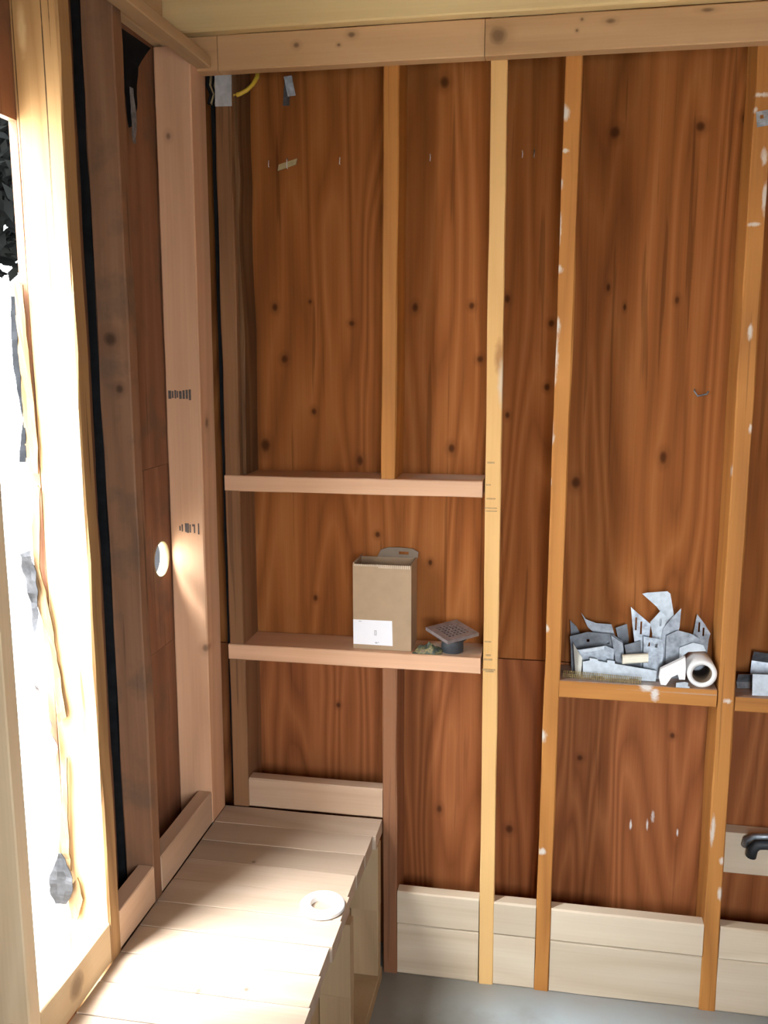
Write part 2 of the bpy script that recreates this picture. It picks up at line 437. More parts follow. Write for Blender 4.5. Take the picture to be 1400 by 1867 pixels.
def bm_ring(bm, c, axis, ro, ri, L, n=40, ch=.0015):
    """hollow cylinder (roll) from c along axis"""
    ax = Vector(axis).normalized(); a = ax.orthogonal().normalized(); b = ax.cross(a); c = Vector(c)
    prof = [(ri, 0), (ro - ch, 0), (ro, ch), (ro, L - ch), (ro - ch, L), (ri, L)]
    R = []
    for k in range(n):
        t = 2 * math.pi * k / n
        d = a * math.cos(t) + b * math.sin(t)
        R.append([bm.verts.new(c + d * r + ax * h) for r, h in prof])
    for k in range(n):
        for i in range(6):
            j = (i + 1) % 6
            bm.faces.new((R[k][i], R[k][j], R[(k + 1) % n][j], R[(k + 1) % n][i]))

def bm_plate(bm, W, H, nx, ny, holes=(), folds=(), th=.0014, cut=None, mat4=None, curl=0.0):
    """sheet-metal plate of grid cells; holes = missing cells, folds = {row: angle} bends about x after that row"""
    folds = dict(folds)
    pos = []; y = z = 0.0; ang = 0.0; dh = H / ny
    prof = [(0.0, 0.0)]
    for r in range(ny):
        ang += folds.get(r, 0.0) + curl
        y += math.sin(ang) * dh; z += math.cos(ang) * dh
        prof.append((y, z))
    norm = []
    for i in range(ny + 1):
        a = prof[max(i - 1, 0)]; b = prof[min(i + 1, ny)]
        d = Vector((b[0] - a[0], b[1] - a[1])).normalized()
        norm.append((d.y, -d.x))
    def vert(i, j, s):
        x = -W / 2 + W * i / nx
        if cut: x *= cut(j / ny)
        v = Vector((x, prof[j][0] + norm[j][0] * s * th / 2, prof[j][1] + norm[j][1] * s * th / 2))
        return bm.verts.new(mat4 @ v if mat4 else v)
    F = {}; B = {}
    for i in range(nx + 1):
        for j in range(ny + 1):
            F[i, j] = vert(i, j, -1); B[i, j] = vert(i, j, 1)
    cells = {(i, j) for i in range(nx) for j in range(ny)} - set(holes)
    for (i, j) in cells:
        q = [(i, j), (i + 1, j), (i + 1, j + 1), (i, j + 1)]
        bm.faces.new([F[k] for k in q]); bm.faces.new([B[k] for k in reversed(q)])
        for (di, dj, e) in ((-1, 0, (3, 0)), (1, 0, (1, 2)), (0, -1, (0, 1)), (0, 1, (2, 3))):
            if (i + di, j + dj) not in cells:
                a, b = q[e[0]], q[e[1]]
                bm.faces.new((F[a], F[b], B[b], B[a]))
    for v in [v for v in bm.verts if not v.link_faces]: bm.verts.remove(v)

def bm_poly(bm, pts, th, frame):
    """extruded outline. frame(u, v, w) -> world point"""
    a = [bm.verts.new(frame(u, v, 0)) for u, v in pts]
    b = [bm.verts.new(frame(u, v, th)) for u, v in pts]
    n = len(pts)
    bm.faces.new(a); bm.faces.new(list(reversed(b)))
    for i in range(n):
        bm.faces.new((a[i], b[i], b[(i + 1) % n], a[(i + 1) % n]))

def sheet(name, pts, frame, th, mat, parent=None, label=None):
    bm = bmesh.new(); bm_poly(bm, pts, th, frame)
    o = finish(name, bm, mat, parent)
    if label: o['label'] = label
    return o

def strip(name, left, right, th, mat, parent=None, wig=.004, sub=4):
    """torn, crinkled strip between two 3D edge lines (same count)"""
    bm = bmesh.new()
    def dens(l):
        out = []
        for a, b in zip(l, l[1:]):
            for k in range(sub): out.append(Vector(a).lerp(Vector(b), k / sub))
        return out + [Vector(l[-1])]
    Lp, Rp = dens(left), dens(right)
    f = []; bk = []
    for i, (a, b) in enumerate(zip(Lp, Rp)):
        row = []; row2 = []
        for k in range(4):
            p = a.lerp(b, k / 3)
            n1 = mnoise.noise(p * 45) * wig; n2 = mnoise.noise(p * 45 + Vector((5, 3, 1))) * wig
            p = p + Vector((n2 * (.6 if k in (0, 3) else .2), n1, 0))
            row.append(bm.verts.new(p)); row2.append(bm.verts.new(p + Vector((0, th, 0))))
        f.append(row); bk.append(row2)
    for i in range(len(f) - 1):
        for k in range(3):
            bm.faces.new((f[i][k], f[i][k + 1], f[i + 1][k + 1], f[i + 1][k]))
            bm.faces.new((bk[i][k + 1], bk[i][k], bk[i + 1][k], bk[i + 1][k + 1]))
        bm.faces.new((f[i][0], f[i + 1][0], bk[i + 1][0], bk[i][0]))
        bm.faces.new((f[i][3], bk[i][3], bk[i + 1][3], f[i + 1][3]))
    bm.faces.new(f[0] + list(reversed(bk[0]))); bm.faces.new(f[-1] + list(reversed(bk[-1])))
    return finish(name, bm, mat, parent)

# ------------------------------------------------------------------ setting: floor, back wall
fl = box('floor', (-.16, -3.6, -.12), (2.75, .14, 0.0), M_CONC)
tag(fl, 'bare grey concrete slab floor, dusty along the stud wall', 'floor', kind='structure')

wb = empty('wall_back', (0, 0, 0), 'open stud wall with reddish brown plywood sheathing facing the camera', 'wall', kind='structure')
def wpart(name, lo, hi, axis, mat, label=None, **kw):
    return lumber(name, lo, hi, axis, mat, wb, label, **kw)
SEAM = .872
box('light_seal_panel', (-.30, PLY_Y + .017, -.1), (2.76, PLY_Y + .03, 2.60), M_FELT, wb)  # added unseen behind the sheathing to stop light leaking through the seam
box('sheathing_panel', (-.134, PLY_Y, SEAM + .0015), (2.75, PLY_Y + .016, 2.60), M_PLY, wb)['label'] = 'upper reddish plywood sheathing with small dark knots'
box('sheathing_panel', (-.134, PLY_Y, 0.0), (2.75, PLY_Y + .016, SEAM - .0015), M_PLYLO, wb)['label'] = 'lower dark red plywood sheathing'

OJ = dict(jit=.0012, ch=.003)
# corner stud, cut by the two niche shelves
wpart('stud', (-.018, 0, 1.362), (.022, .123, 2.45), 'Z', M_OLDDK, 'old brown corner stud above the niche', shift=(.004, 0, 0), **OJ)
wpart('stud', (-.020, 0, .912), (.020, .123, 1.322), 'Z', M_OLDDK, 'old brown corner stud beside the niche', **OJ)
wpart('stud', (-.023, 0, .452), (.021, .123, .870), 'Z', M_OLDDK, 'old brown corner stud under the lower niche shelf', **OJ)
wpart('rough_strip', (.023, .022, 1.362), (.034, .120, 2.45), 'Z', M_SPLINT, 'splintered dark strip beside the corner stud', jit=.003, ch=.002)
wpart('felt_or_shade_strip', (-.036, .030, .453), (-.0245, .036, 2.33), 'Z', M_FELT, 'black strip added as shade in the corner gap', jit=.001, ch=.001)  # black strip put in to paint the shade of the corner slit
# second stud, interrupted by the niche
wpart('stud', (.388, 0, 1.362), (.425, .123, 2.45), 'Z', M_OLD, 'short orange stud standing on the upper niche shelf', shift=(.009, 0, 0), **OJ)
wpart('stud', (.392, 0, 0), (.430, .123, .870), 'Z', M_OLDRED, 'dark stud below the niche next to the bench', shift=(-.002, 0, 0), **OJ)
# new golden stud
wpart('stud', (.650, 0, 0), (.688, .120, 2.45), 'Z', M_GOLD, 'new golden full height stud with pencil marks', shift=(-.011, 0, 0), jit=.0008, twist=.045)
wpart('stud', (.799, 0, 0), (.837, .123, 2.45), 'Z', M_S3, 'old orange stud smeared with white paint', shift=(.0095, 0, 0), **OJ)
wpart('stud', (1.2195, 0, 0), (1.2585, .123, 2.45), 'Z', M_S4, 'old orange stud with white flecks beside the metal pile', shift=(-.007, 0, 0), **OJ)
for x in (1.623, 2.03, 2.44):
    wpart('stud', (x, 0, 0), (x + .038, .123, 2.45), 'Z', M_OLD, None, **OJ)
# niche shelves
wpart('niche_shelf', (-.020, 0, 1.321), (.6395, .123, 1.361), 'X', M_PINKX, 'upper pink fir niche shelf board', jit=.0006)
wpart('niche_shelf', (-.0235, 0, .8695), (.6425, .123, .911), 'X', M_PINKX, 'lower pink fir niche shelf board carrying the box', jit=.0006)
# old fire blocks
wpart('fire_block', (.839, 0, .822), (1.2145, .122, .866), 'X', M_OLDX, 'old orange fire block carrying the metal pile', jit=.0008)
wpart('fire_block', (1.2575, 0, .815), (1.622, .122, .852), 'X', M_OLDX, 'old orange fire block at the right edge', jit=.0008)
# stacked blocking at the floor
def blocks(x0, x1, zt):
    wpart('lower_block', (x0, .002, 0.0), (x1, .040, .148), 'X', M_CREAM, None, jit=.0008, ch=.003)
    wpart('upper_block', (x0, -.001, .150), (x1, .037, zt), 'X', M_CREAM, None, jit=.0008, ch=.004)
blocks(.4305, .6495, .246); blocks(.689, .7985, .243); blocks(.838, 1.219, .241); blocks(1.259, 1.6225, .240); blocks(1.662, 2.029, .24); blocks(2.069, 2.439, .24)
# block above the bench
wpart('bench_block', (.0225, 0, .4525), (.3905, .040, .535), 'X', M_PLATEX, 'pink block on edge behind the bench', jit=.0006, ch=.004)
# pale board far right
wpart('pipe_board', (1.262, .078, .345), (1.622, .1235, .458), 'X', M_CREAM, 'greenish pale backing board in the right bay', jit=.0008)
# top plates
wpart('top_plate', (-.112, -.0395, 2.319), (.0095, -.0012, 2.397), 'X', M_HEAD, 'short end of the top plate in the corner')
wpart('top_plate', (.0110, -.0395, 2.319), (.630, -.0012, 2.397), 'X', M_HEAD, 'knotty pink top plate, left length')
wpart('top_plate', (.6315, -.0395, 2.318), (2.60, -.0012, 2.396), 'X', M_HEAD, 'knotty pink top plate, right length')
wpart('upper_plate', (-.134, 0, 2.4515), (2.60, .123, 2.52), 'X', M_HEAD)
# pencil marks on the golden stud
def pmark(x0, x1, z, h, mat=M_PENCIL, y=-.0025, par=wb, name='pencil_mark'):
    return box(name, (x0, y, z), (x1, y + .0018, z + h), mat, par)
for (z, h, a, b) in ((1.406, .004, .650, .668), (1.352, .003, .648, .660), (1.318, .003, .650, .672), (1.295, .0025, .646, .676), (1.288, .002, .648, .676),
                     (.955, .003, .652, .668), (.919, .004, .655, .668), (.908, .004, .650, .672), (.881, .004, .648, .680), (.877, .003, .655, .676)):
    pmark(a, b, z, h)

# staples in a row across the sheathing
for x in (.079, .263, .489, .712, .741):
    z = 2.14
    bm = bmesh.new()
    dx = random.uniform(-.002, .002)
    bm_tube(bm, [(x, PLY_Y + .002, z + .008), (x, PLY_Y - .004, z + .008), (x + dx + .001, PLY_Y - .005, z), (x + dx, PLY_Y - .004, z - .007), (x, PLY_Y + .002, z - .007)], .0011, 6)
    finish('staple', bm, M_STEEL, wb, True)
ts = sheet('tan_strip', [(.102, 2.122), (.150, 2.136), (.153, 2.150), (.105, 2.137)], lambda u, v, w: Vector((u, PLY_Y - .004 + w, v)), .004, M_TAN, wb,
           'small tan strip stapled to the sheathing')
bm = bmesh.new()
bm_tube(bm, [(.127, PLY_Y + .002, 2.151), (.127, PLY_Y - .006, 2.15), (.127, PLY_Y - .006, 2.128), (.127, PLY_Y + .002, 2.127)], .0011, 6)
finish('staple', bm, M_STEEL, wb, True)

# ------------------------------------------------------------------ ceiling
ce = empty('ceiling', (0, 0, 2.41), 'pale yellow ceiling joists under a board deck', 'ceiling', kind='structure')
lumber('joist', (-.110, -.068, 2.3985), (2.72, -.030, 2.595), 'X', M_JOIST, ce, 'yellow joist resting on the back wall plate', jit=.001, ch=.004)
for y in (-.48, -.89, -1.30, -1.70, -2.11, -2.52):
    lumber('joist', (-.110, y - .019, 2.411), (2.72, y + .019, 2.595), 'X', M_JOIST, ce, None, jit=.001, ch=.004)
lumber('ledger_strip', (-.0445, -2.9, 2.326), (-.006, -.0405, 2.352), 'Y', M_LEDGER, ce, 'pale ledger strip running along the left wall top', jit=.0008)
lumber('rim_board', (-.150, -2.9, 2.372), (-.112, -.0005, 2.595), 'Y', M_LEDGER, ce, None)
box('deck', (-.27, -4.10, 2.597), (2.80, .20, 2.625), M_DECK, ce)  # rear overhang added out of view to keep sun off the rear window

# ------------------------------------------------------------------ left wall
XL, XS = -.045, -.134          # inner face, sheathing face
wl = empty('wall_left', (-.09, -1.7, 0), 'weathered stud wall with a sunlit opening at the left', 'wall', kind='structure')
def lpart(name, lo, hi, axis, mat, label=None, **kw):
    return lumber(name, lo, hi, axis, mat, wl, label, **kw)
lpart('corner_post', (XS, -.100, .4525), (XL, -.004, 2.366), 'Z', M_PINK, 'new pink fir corner post with black stamps', shift=(.004, .018, 0), jit=.0006, ch=.003)
lpart('stud', (-.113, -.460, 0), (XL, -.4205, 2.366), 'Z', M_LEFT, 'weathered dark stud between the post and the opening', jit=.0015, ch=.003)
lpart('jamb_stud', (XS, -.672, 0), (XL, -.630, 2.366), 'Z', M_SUNNY, 'cracked old jamb stud in full sun', jit=.0018, ch=.003)
lpart('stud', (XS, -.966, 0), (XL, -.9315, 2.366), 'Z', M_CREAMZ, 'pale new stud at the left edge', jit=.0006)
lpart('stud', (XS, -1.372, 0), (XL, -1.334, 2.366), 'Z', M_CREAMZ, None, jit=.0006)
for y in (-1.78, -2.18, -2.59):
    lpart('stud', (XS, y - .019, 0), (XL, y + .019, 2.366), 'Z', M_LEFT, None, jit=.001)
PZ0, PZ1 = .4525, .539
lpart('bottom_block', (-.083, -.4195, PZ0), (XL, -.1015, PZ1), 'Y', M_PLATEY, 'block on edge between the dark stud and the post')
lpart('bottom_block', (-.083, -.6295, PZ0), (XL, -.461, PZ1), 'Y', M_PLATEY, 'block on edge between the jamb and the dark stud')
lpart('sill_block', (-.083, -.931, PZ0), (XL, -.6725, PZ1), 'Y', M_SILL, 'pale knotted sill block under the opening')
lpart('sill_block', (-.083, -1.3335, PZ0), (XL, -.9665, PZ1), 'Y', M_SILL, None)

def bm_panel_hole(bm, y0, y1, z0, z1, cy, cz, r, x0, x1, n=48):
    angs = sorted(set([2 * math.pi * k / n for k in range(n)] + [math.atan2(z - cz, y - cy) % (2 * math.pi) for y in (y0, y1) for z in (z0, z1)]))
    def edge(t):
        c, s = math.cos(t), math.sin(t); k = 1e9
        if c > 1e-9: k = min(k, (y1 - cy) / c)
        if c < -1e-9: k = min(k, (y0 - cy) / c)
        if s > 1e-9: k = min(k, (z1 - cz) / s)
        if s < -1e-9: k = min(k, (z0 - cz) / s)
        return cy + c * k, cz + s * k
    R = []
    for i, t in enumerate(angs):
        ri = r * (1 + .05 * mnoise.noise((math.cos(t) * 3, math.sin(t) * 3, 2)))
        a = (cy + ri * math.cos(t), cz + ri * math.sin(t)); b = edge(t)
        R.append([bm.verts.new((x, *p)) for x, p in ((x0, a), (x0, b), (x1, b), (x1, a))])
    m = len(R)
    for i in range(m):
        j = (i + 1) % m
        for k in range(4):
            l = (k + 1) % 4
            bm.faces.new((R[i][k], R[i][l], R[j][l], R[j][k]))
HC, HR = (-.146, 1.170), .046
bm = bmesh.new()
bm_panel_hole(bm, -.419, .124, .95, 1.40, HC[0], HC[1], HR, -.150, -.1345)
finish('sheathing_board', bm, M_LSHEATH, wl)['label'] = 'weathered sheathing with a round bright hole'
box('sheathing_board', (-.150, -.419, 0), (-.1345, .124, .949), M_LSHEATH, wl)
box('sheathing_board', (-.150, -.419, 1.401), (-.1345, .124, 2.60), M_LSHEATH, wl)
box('sheathing_board', (-.150, -.670, 0), (-.1345, -.4205, 2.60), M_LSHEATH, wl)
box('sheathing_board', (-.150, -3.6, 0), (-.1345, -1.374, 2.60), M_LSHEATH, wl)
box('sheathing_board', (-.150, -1.373, 0), (-.1345, -.950, 2.60), M_LSHEATH, wl)
box('sheathing_board', (-.150, -.949, 0), (-.1345, -.671, .42), M_LSHEATH, wl)
box('sheathing_board', (-.150, -.949, 2.075), (-.1345, -.671, 2.60), M_LSHEATH, wl)
# torn rim inside the round hole
bm = bmesh.new(); bm_ring(bm, (-.158, HC[0], HC[1]), (1, 0, 0), .0450, .043, .024, 36, .0005)
finish('hole_sleeve', bm, M_TAN, wl, True)['label'] = 'tan sleeve lining the round hole'
# black felt behind the dark stud
lpart('felt_or_shade_strip', (-.1335, -.456, .45), (-.1145, -.440, 2.366), 'Z', M_FELT, 'black felt strip behind the dark stud', jit=.0025, ch=.001)
strip('dark_gap_patch', [(-.1335, -.262, 2.36), (-.1335, -.25, 2.30), (-.1335, -.235, 2.22), (-.1335, -.225, 2.16)],  # black sheet painting the darkness of a gap in the sheathing
      [(-.1295, -.10, 2.36), (-.1295, -.17, 2.30), (-.1295, -.185, 2.22), (-.1295, -.20, 2.17)], .003, M_FELT, wl, wig=.006)
strip('paper_shred', [(-.1275, -.222, 2.245), (-.1275, -.222, 2.19), (-.1275, -.215, 2.13)],
      [(-.1275, -.208, 2.245), (-.1275, -.192, 2.19), (-.1275, -.205, 2.13)], .002, M_PALEP, wl, wig=.004)
# stamps on the post: illegible mill stamps
for (xa, xb, z0, h) in ((-.124, -.117, 1.560, .020), (-.115, -.111, 1.562, .017), (-.108, -.104, 1.561, .020), (-.102, -.099, 1.563, .016), (-.096, -.090, 1.560, .019),
                        (-.087, -.082, 1.560, .021), (-.079, -.074, 1.560, .022), (-.071, -.066, 1.557, .026),
                        (-.108, -.105, 1.232, .012), (-.102, -.099, 1.230, .018), (-.093, -.089, 1.229, .022), (-.089, -.083, 1.227, .024), (-.081, -.078, 1.228, .020),
                        (-.074, -.067, 1.244, .005), (-.070, -.067, 1.227, .018), (-.059, -.056, 1.224, .028)):
    yy = -.100 + .018 * (z0 - .4525) / 1.9135
    o = box('mill_stamp', (xa, yy - .0012, z0), (xb, yy + .0012, z0 + h), M_STAMP, wl)

# torn paper beside the opening; its shadows on the jamb are dark shreds
YJ = -.676
def P(x, z, dy=0): return (.807 + (x - .807) * 1.0065, YJ - .014 + dy, 1.683 + (z - 1.683) * 1.0065)
def PJ(x, z): return (x, -.681, z)
strip('shadow_shred', [PJ(x, z) for x, z in [(-0.1537, 1.8054), (-0.1544, 1.7118), (-0.1547, 1.5653), (-0.154, 1.4566)]],
      [PJ(x, z) for x, z in [(-0.1373, 1.7947), (-0.1353, 1.6775), (-0.1291, 1.5535), (-0.1309, 1.453)]], .003, M_SHADOW, wl, wig=.004)
strip('shadow_shred', [PJ(x, z) for x, z in [(-0.1347, 1.4313), (-0.153, 1.3497), (-0.1524, 1.281), (-0.1534, 1.2038), (-0.1288, 1.1169), (-0.1266, 1.0319), (-0.1243, 0.9648)]],
      [PJ(x, z) for x, z in [(-0.1295, 1.4263), (-0.137, 1.3376), (-0.1428, 1.2729), (-0.1251, 1.1857), (-0.118, 1.1077), (-0.1133, 1.0417), (-0.106, 0.9785)]], .003, M_SHADOW, wl, wig=.004)
strip('shadow_shred', [PJ(x, z) for x, z in [(-0.1163, 0.8927), (-0.1297, 0.7805), (-0.1396, 0.7028), (-0.1531, 0.6452)]],
      [PJ(x, z) for x, z in [(-0.1105, 0.8932), (-0.1167, 0.763), (-0.1171, 0.7028), (-0.1181, 0.6514)]], .003, M_SHADOW, wl, wig=.004)
strip('shadow_shred', [PJ(x, z) for x, z in [(-0.1266, 0.612), (-0.1262, 0.5818), (-0.1247, 0.545), (-0.126, 0.545)]],
      [PJ(x, z) for x, z in [(-0.1023, 0.6388), (-0.0957, 0.5913), (-0.1092, 0.545), (-0.1222, 0.545)]], .003, M_SHADOW, wl, wig=.004)
strip('torn_paper', [PJ(x, z) for x, z in [(-0.1615, 1.7748), (-0.1675, 1.7118), (-0.1676, 1.6549), (-0.1626, 1.6063), (-0.1564, 1.5572)]],
      [PJ(x, z) for x, z in [(-0.1539, 1.7747), (-0.1544, 1.7118), (-0.1544, 1.6549), (-0.1549, 1.6063), (-0.1542, 1.5572)]], .003, M_FELT, wl, wig=.004)
strip('torn_paper', [PJ(x, z) for x, z in [(-0.1559, 1.5492), (-0.1616, 1.5177), (-0.1683, 1.4737)]],
      [PJ(x, z) for x, z in [(-0.1504, 1.5492), (-0.1516, 1.5179), (-0.1527, 1.474)]], .003, M_FELT, wl, wig=.004)
strip('torn_paper', [P(-.166, 1.304, -.01), P(-.164, 1.28), P(-.158, 1.24), P(-.154, 1.20), P(-.152, 1.15)],
      [P(-.147, 1.312), P(-.142, 1.27), P(-.138, 1.235), P(-.141, 1.20), P(-.144, 1.16)], .0015, M_PAPER, wl, wig=.008)
strip('torn_paper', [P(-.163, 1.055, -.01), P(-.160, 1.01), P(-.152, .965), P(-.148, .92), P(-.138, .885)],
      [P(-.152, 1.05), P(-.136, 1.00), P(-.128, .955), P(-.118, .92), P(-.124, .885)], .0015, M_PALEP, wl, wig=.012)
strip('torn_paper', [P(-.131, .70), P(-.146, .657, -.012), P(-.148, .625, -.015), P(-.140, .595, -.01)],
      [P(-.124, .70), P(-.104, .648), P(-.106, .62), P(-.122, .590)], .0015, M_PAPER, wl, wig=.006)

# ------------------------------------------------------------------ rest of the room, outside the frame
wr = box('wall_right', (2.70, -3.6, 0), (2.75, .12, 2.6), M_ROOM)
tag(wr, 'rough brown side wall beyond the right edge', 'wall', kind='structure')
RY = -2.95
wre = empty('wall_rear', (1.3, RY, 0), 'rear wall behind the camera with a wide window hole', 'wall', kind='structure')
WX0, WX1, WZ0, WZ1 = .95, 1.55, .8, 1.95
box('panel', (-.134, RY - .02, 0), (WX0, RY + .02, 2.6), M_ROOM, wre)
box('panel', (WX1, RY - .02, 0), (2.70, RY + .02, 2.6), M_ROOM, wre)
box('panel', (WX0, RY - .02, WZ1), (WX1, RY + .02, 2.6), M_ROOM, wre)
box('panel', (WX0, RY - .02, 0), (WX1, RY + .02, WZ0), M_ROOM, wre)
gr = box('ground', (-40, -40, -.5), (40, 40, -.2), M_GROUND)
tag(gr, 'pale sunlit yard outside the opening', 'ground', kind='structure')

# dark tree outside the opening
tr = empty('tree', (-3.1, 3.2, -.2), 'dark leafy tree seen through the opening at the left', 'tree')
tube('trunk', [(-3.1, 3.2, -.2), (-3.05, 3.2, 1.0), (-3.12, 3.25, 2.0), (-3.1, 3.2, 3.0)], [.14, .12, .10, .05], M_BARK, tr)
bm = bmesh.new()
for i in range(9000):
    d = Vector((random.gauss(0, 1), random.gauss(0, 1), random.gauss(0, .8))).normalized() * (random.random() ** .4)
    c = Vector((-3.1, 3.2, 2.95)) + Vector((d.x * 1.25, d.y * 1.25, d.z * .85))
    a = Vector((random.gauss(0, 1), random.gauss(0, 1), random.gauss(0, 1))).normalized(); b = a.orthogonal().normalized()
    s = random.uniform(.03, .06)
    v = [bm.verts.new(c + p) for p in (a * s * 1.5, b * s * .6, -a * s * 1.5, -b * s * .6)]
    bm.faces.new(v)
tag(finish('foliage', bm, M_LEAF, tr, recalc=False), kind='stuff')

# ------------------------------------------------------------------ bench
be = empty('bench', (.17, -.5, 0), 'rough plank bench frame built against the left wall', 'bench')
py = -.002
seq = 0
ends = (.388, .381, .379, .376, .381, .384, .379, .383, .386, .381, .384, .380)
while seq < 12:
    x1 = ends[seq]
    w = .0895
    x0 = -.044
    lo = (x0, py - w, .413); hi = (x1, py, .451 + random.uniform(-.0012, .0006))
    if seq == 0: hi = (.390, py, .451)
    lumber('seat_plank', lo, hi, 'X', M_PLANK, be, None, jit=.0006, ch=.001)
    py -= w + random.uniform(.0006, .0022)
    seq += 1
for y in (-.075, -.412, -.78, -1.06):
    lumber('frame_joist', (-.040, y, .230), (.3925, y + .038, .4125), 'X', M_BFRAME, be, None, jit=.0008)
    lumber('leg', (.318, y + .003, 0.0385), (.3915, y + .038, .2295), 'Z', M_BFRAME, be, None, jit=.0008)
lumber('sole_plate', (.306, -1.04, 0.0), (.3935, -.030, .038), 'Y', M_BFRAME, be, None, jit=.0008)
box('side_panel', (.305, -1.02, .0385), (.317, -.036, .229), M_BFRAME, be)['label'] = 'recessed panel under the bench'

# ring on the bench
bm = bmesh.new(); bm_ring(bm, (.331, -.415, .4516), (0, 0, 1), .050, .027, .013, 48, .003)
ri = finish('drain_ring', bm, M_WHITE, None, False)
tag(ri, 'flat white plastic ring lying on the sunlit bench', 'ring')

# ------------------------------------------------------------------ cardboard box in the niche
bx = empty('cardboard_box', (.386, .07, .9115), 'open brown cardboard box with white label on the lower niche shelf', 'box')
X0, X1, Y0, Y1, Z0, Z1 = .310, .462, .022, .1215, .9115, 1.136
T = .003
bm = bmesh.new()
bm_box(bm, (X0, Y0, Z0), (X1, Y0 + T, Z1))
finish('front_panel', bm, M_CARD, bx)
box('side_panel', (X0, Y0 + T, Z0), (X0 + T, Y1, Z1 + .004), M_CARD, bx)
box('side_panel', (X1 - T, Y0 + T, Z0), (X1, Y1, Z1 + .002), M_CARD, bx)
box('back_panel', (X0 + T, Y1 - T, Z0), (X1 - T, Y1, Z1), M_CARD, bx)
box('bottom_panel', (X0 + T, Y0 + T, Z0), (X1 - T, Y1 - T, Z0 + T), M_CARDIN, bx)
# back flap standing up, rounded, with a slot
fr = lambda u, v, w: Vector((u, Y1 - T + w - (v - Z1) * .10, v))
pts = [(.356, Z1), (.366, Z1 + .020), (.385, Z1 + .027), (.420, Z1 + .028), (.452, Z1 + .025), (.466, Z1 + .017), (.464, Z1)]
bm = bmesh.new()
hole = [(.414, Z1 + .010), (.414, Z1 + .018), (.440, Z1 + .018), (.440, Z1 + .010)]
# flap as pieces around the slot
bm_poly(bm, [(.356, Z1), (.366, Z1 + .020), (.385, Z1 + .027), (.414, Z1 + .028), (.414, Z1)], .002, fr)
bm_poly(bm, [(.414, Z1), (.414, Z1 + .009), (.440, Z1 + .009), (.440, Z1)], .002, fr)
bm_poly(bm, [(.414, Z1 + .017), (.414, Z1 + .028), (.440, Z1 + .0265), (.440, Z1 + .017)], .002, fr)
bm_poly(bm, [(.440, Z1), (.440, Z1 + .0265), (.452, Z1 + .025), (.466, Z1 + .017), (.464, Z1)], .002, fr)
finish('back_flap', bm, M_CARDIN, bx)
sheet('side_flap', [(Y0 + .012, Z1), (Y0 + .03, Z1 + .010), (Y1 - .03, Z1 + .014), (Y1 - .01, Z1)], lambda u, v, w: Vector((X0 + w + (v - Z1) * .9, u, v)), .002, M_CARDIN, bx)
bm = bmesh.new()
x = X0 + .005
while x < X1 - .004:
    hh = .0035 if x < .375 else .0075
    bm_box(bm, (x, Y0 - .0012, Z1 - hh), (x + .0026, Y0 + .0005, Z1 + .0018)); x += .0052
o = finish('torn_edge', bm, M_TEETH, bx); o['label'] = 'pale perforated torn top edge'
lb = sheet('label_sticker', [(.3105, .924), (.414, .9235), (.4125, .9905), (.3103, .990)], lambda u, v, w: Vector((u, Y0 - .0008 + w, v)), .0006, M_LABEL, bx, 'white paper label')
for (a, b, z, h) in ((.366, .368, .951, .012), (.370, .372, .951, .012), (.366, .372, .962, .0015), (.366, .372, .950, .0015), (.368, .374, .928, .004), (.376, .378, .930, .003), (.325, .332, .985, .002)):
    box('print', (a, Y0 - .0012, z), (b, Y0 - .0006, z + h), M_INK, lb)

# ------------------------------------------------------------------ shower drain
dr = empty('shower_drain', (.566, .045, .911), 'dark shower drain with square metal grate on the niche shelf', 'drain')
bm = bmesh.new(); bm_ring(bm, (.566, .047, .9118), (0, 0, 1), .0285, .0235, .052, 36, .001)
finish('drain_pipe', bm, M_PIPE, dr, True)
Mg = Matrix.Translation((.567, .028, .972)) @ Matrix.Rotation(math.radians(7), 4, 'X') @ Matrix.Rotation(math.radians(2), 4, 'Y') @ Matrix.Rotation(math.radians(42), 4, 'Z')
bm = bmesh.new()
N = 26; SZ = .097
holes = {(i, j) for i in range(4, 22) for j in range(4, 22) if i % 3 != 1 and j % 3 != 1}
bm_plate(bm, SZ, SZ, N, N, holes, th=.0024, mat4=Mg @ Matrix.Rotation(math.radians(-90), 4, 'X') @ Matrix.Translation((0, 0, -SZ / 2)))
finish('grate', bm, M_GRATE, dr)
bm = bmesh.new()
for (lx, ly, hx, hy) in ((-SZ / 2, -SZ / 2, SZ / 2, -SZ / 2 + .004), (-SZ / 2, SZ / 2 - .004, SZ / 2, SZ / 2), (-SZ / 2, -SZ / 2 + .004, -SZ / 2 + .004, SZ / 2 - .004), (SZ / 2 - .004, -SZ / 2 + .004, SZ / 2, SZ / 2 - .004)):
    bm_box(bm, (lx, ly, -.0075), (hx, hy, -.0013))
for v in bm.verts: v.co = Mg @ v.co
finish('grate_rim', bm, M_GRATE, dr)
bm = bmesh.new(); bm_ring(bm, Mg @ Vector((0, 0, -.0165)), Mg.to_3x3() @ Vector((0, 0, 1)), .041, .0235, .009, 36, .001)
finish('collar', bm, M_DARK, dr, True)

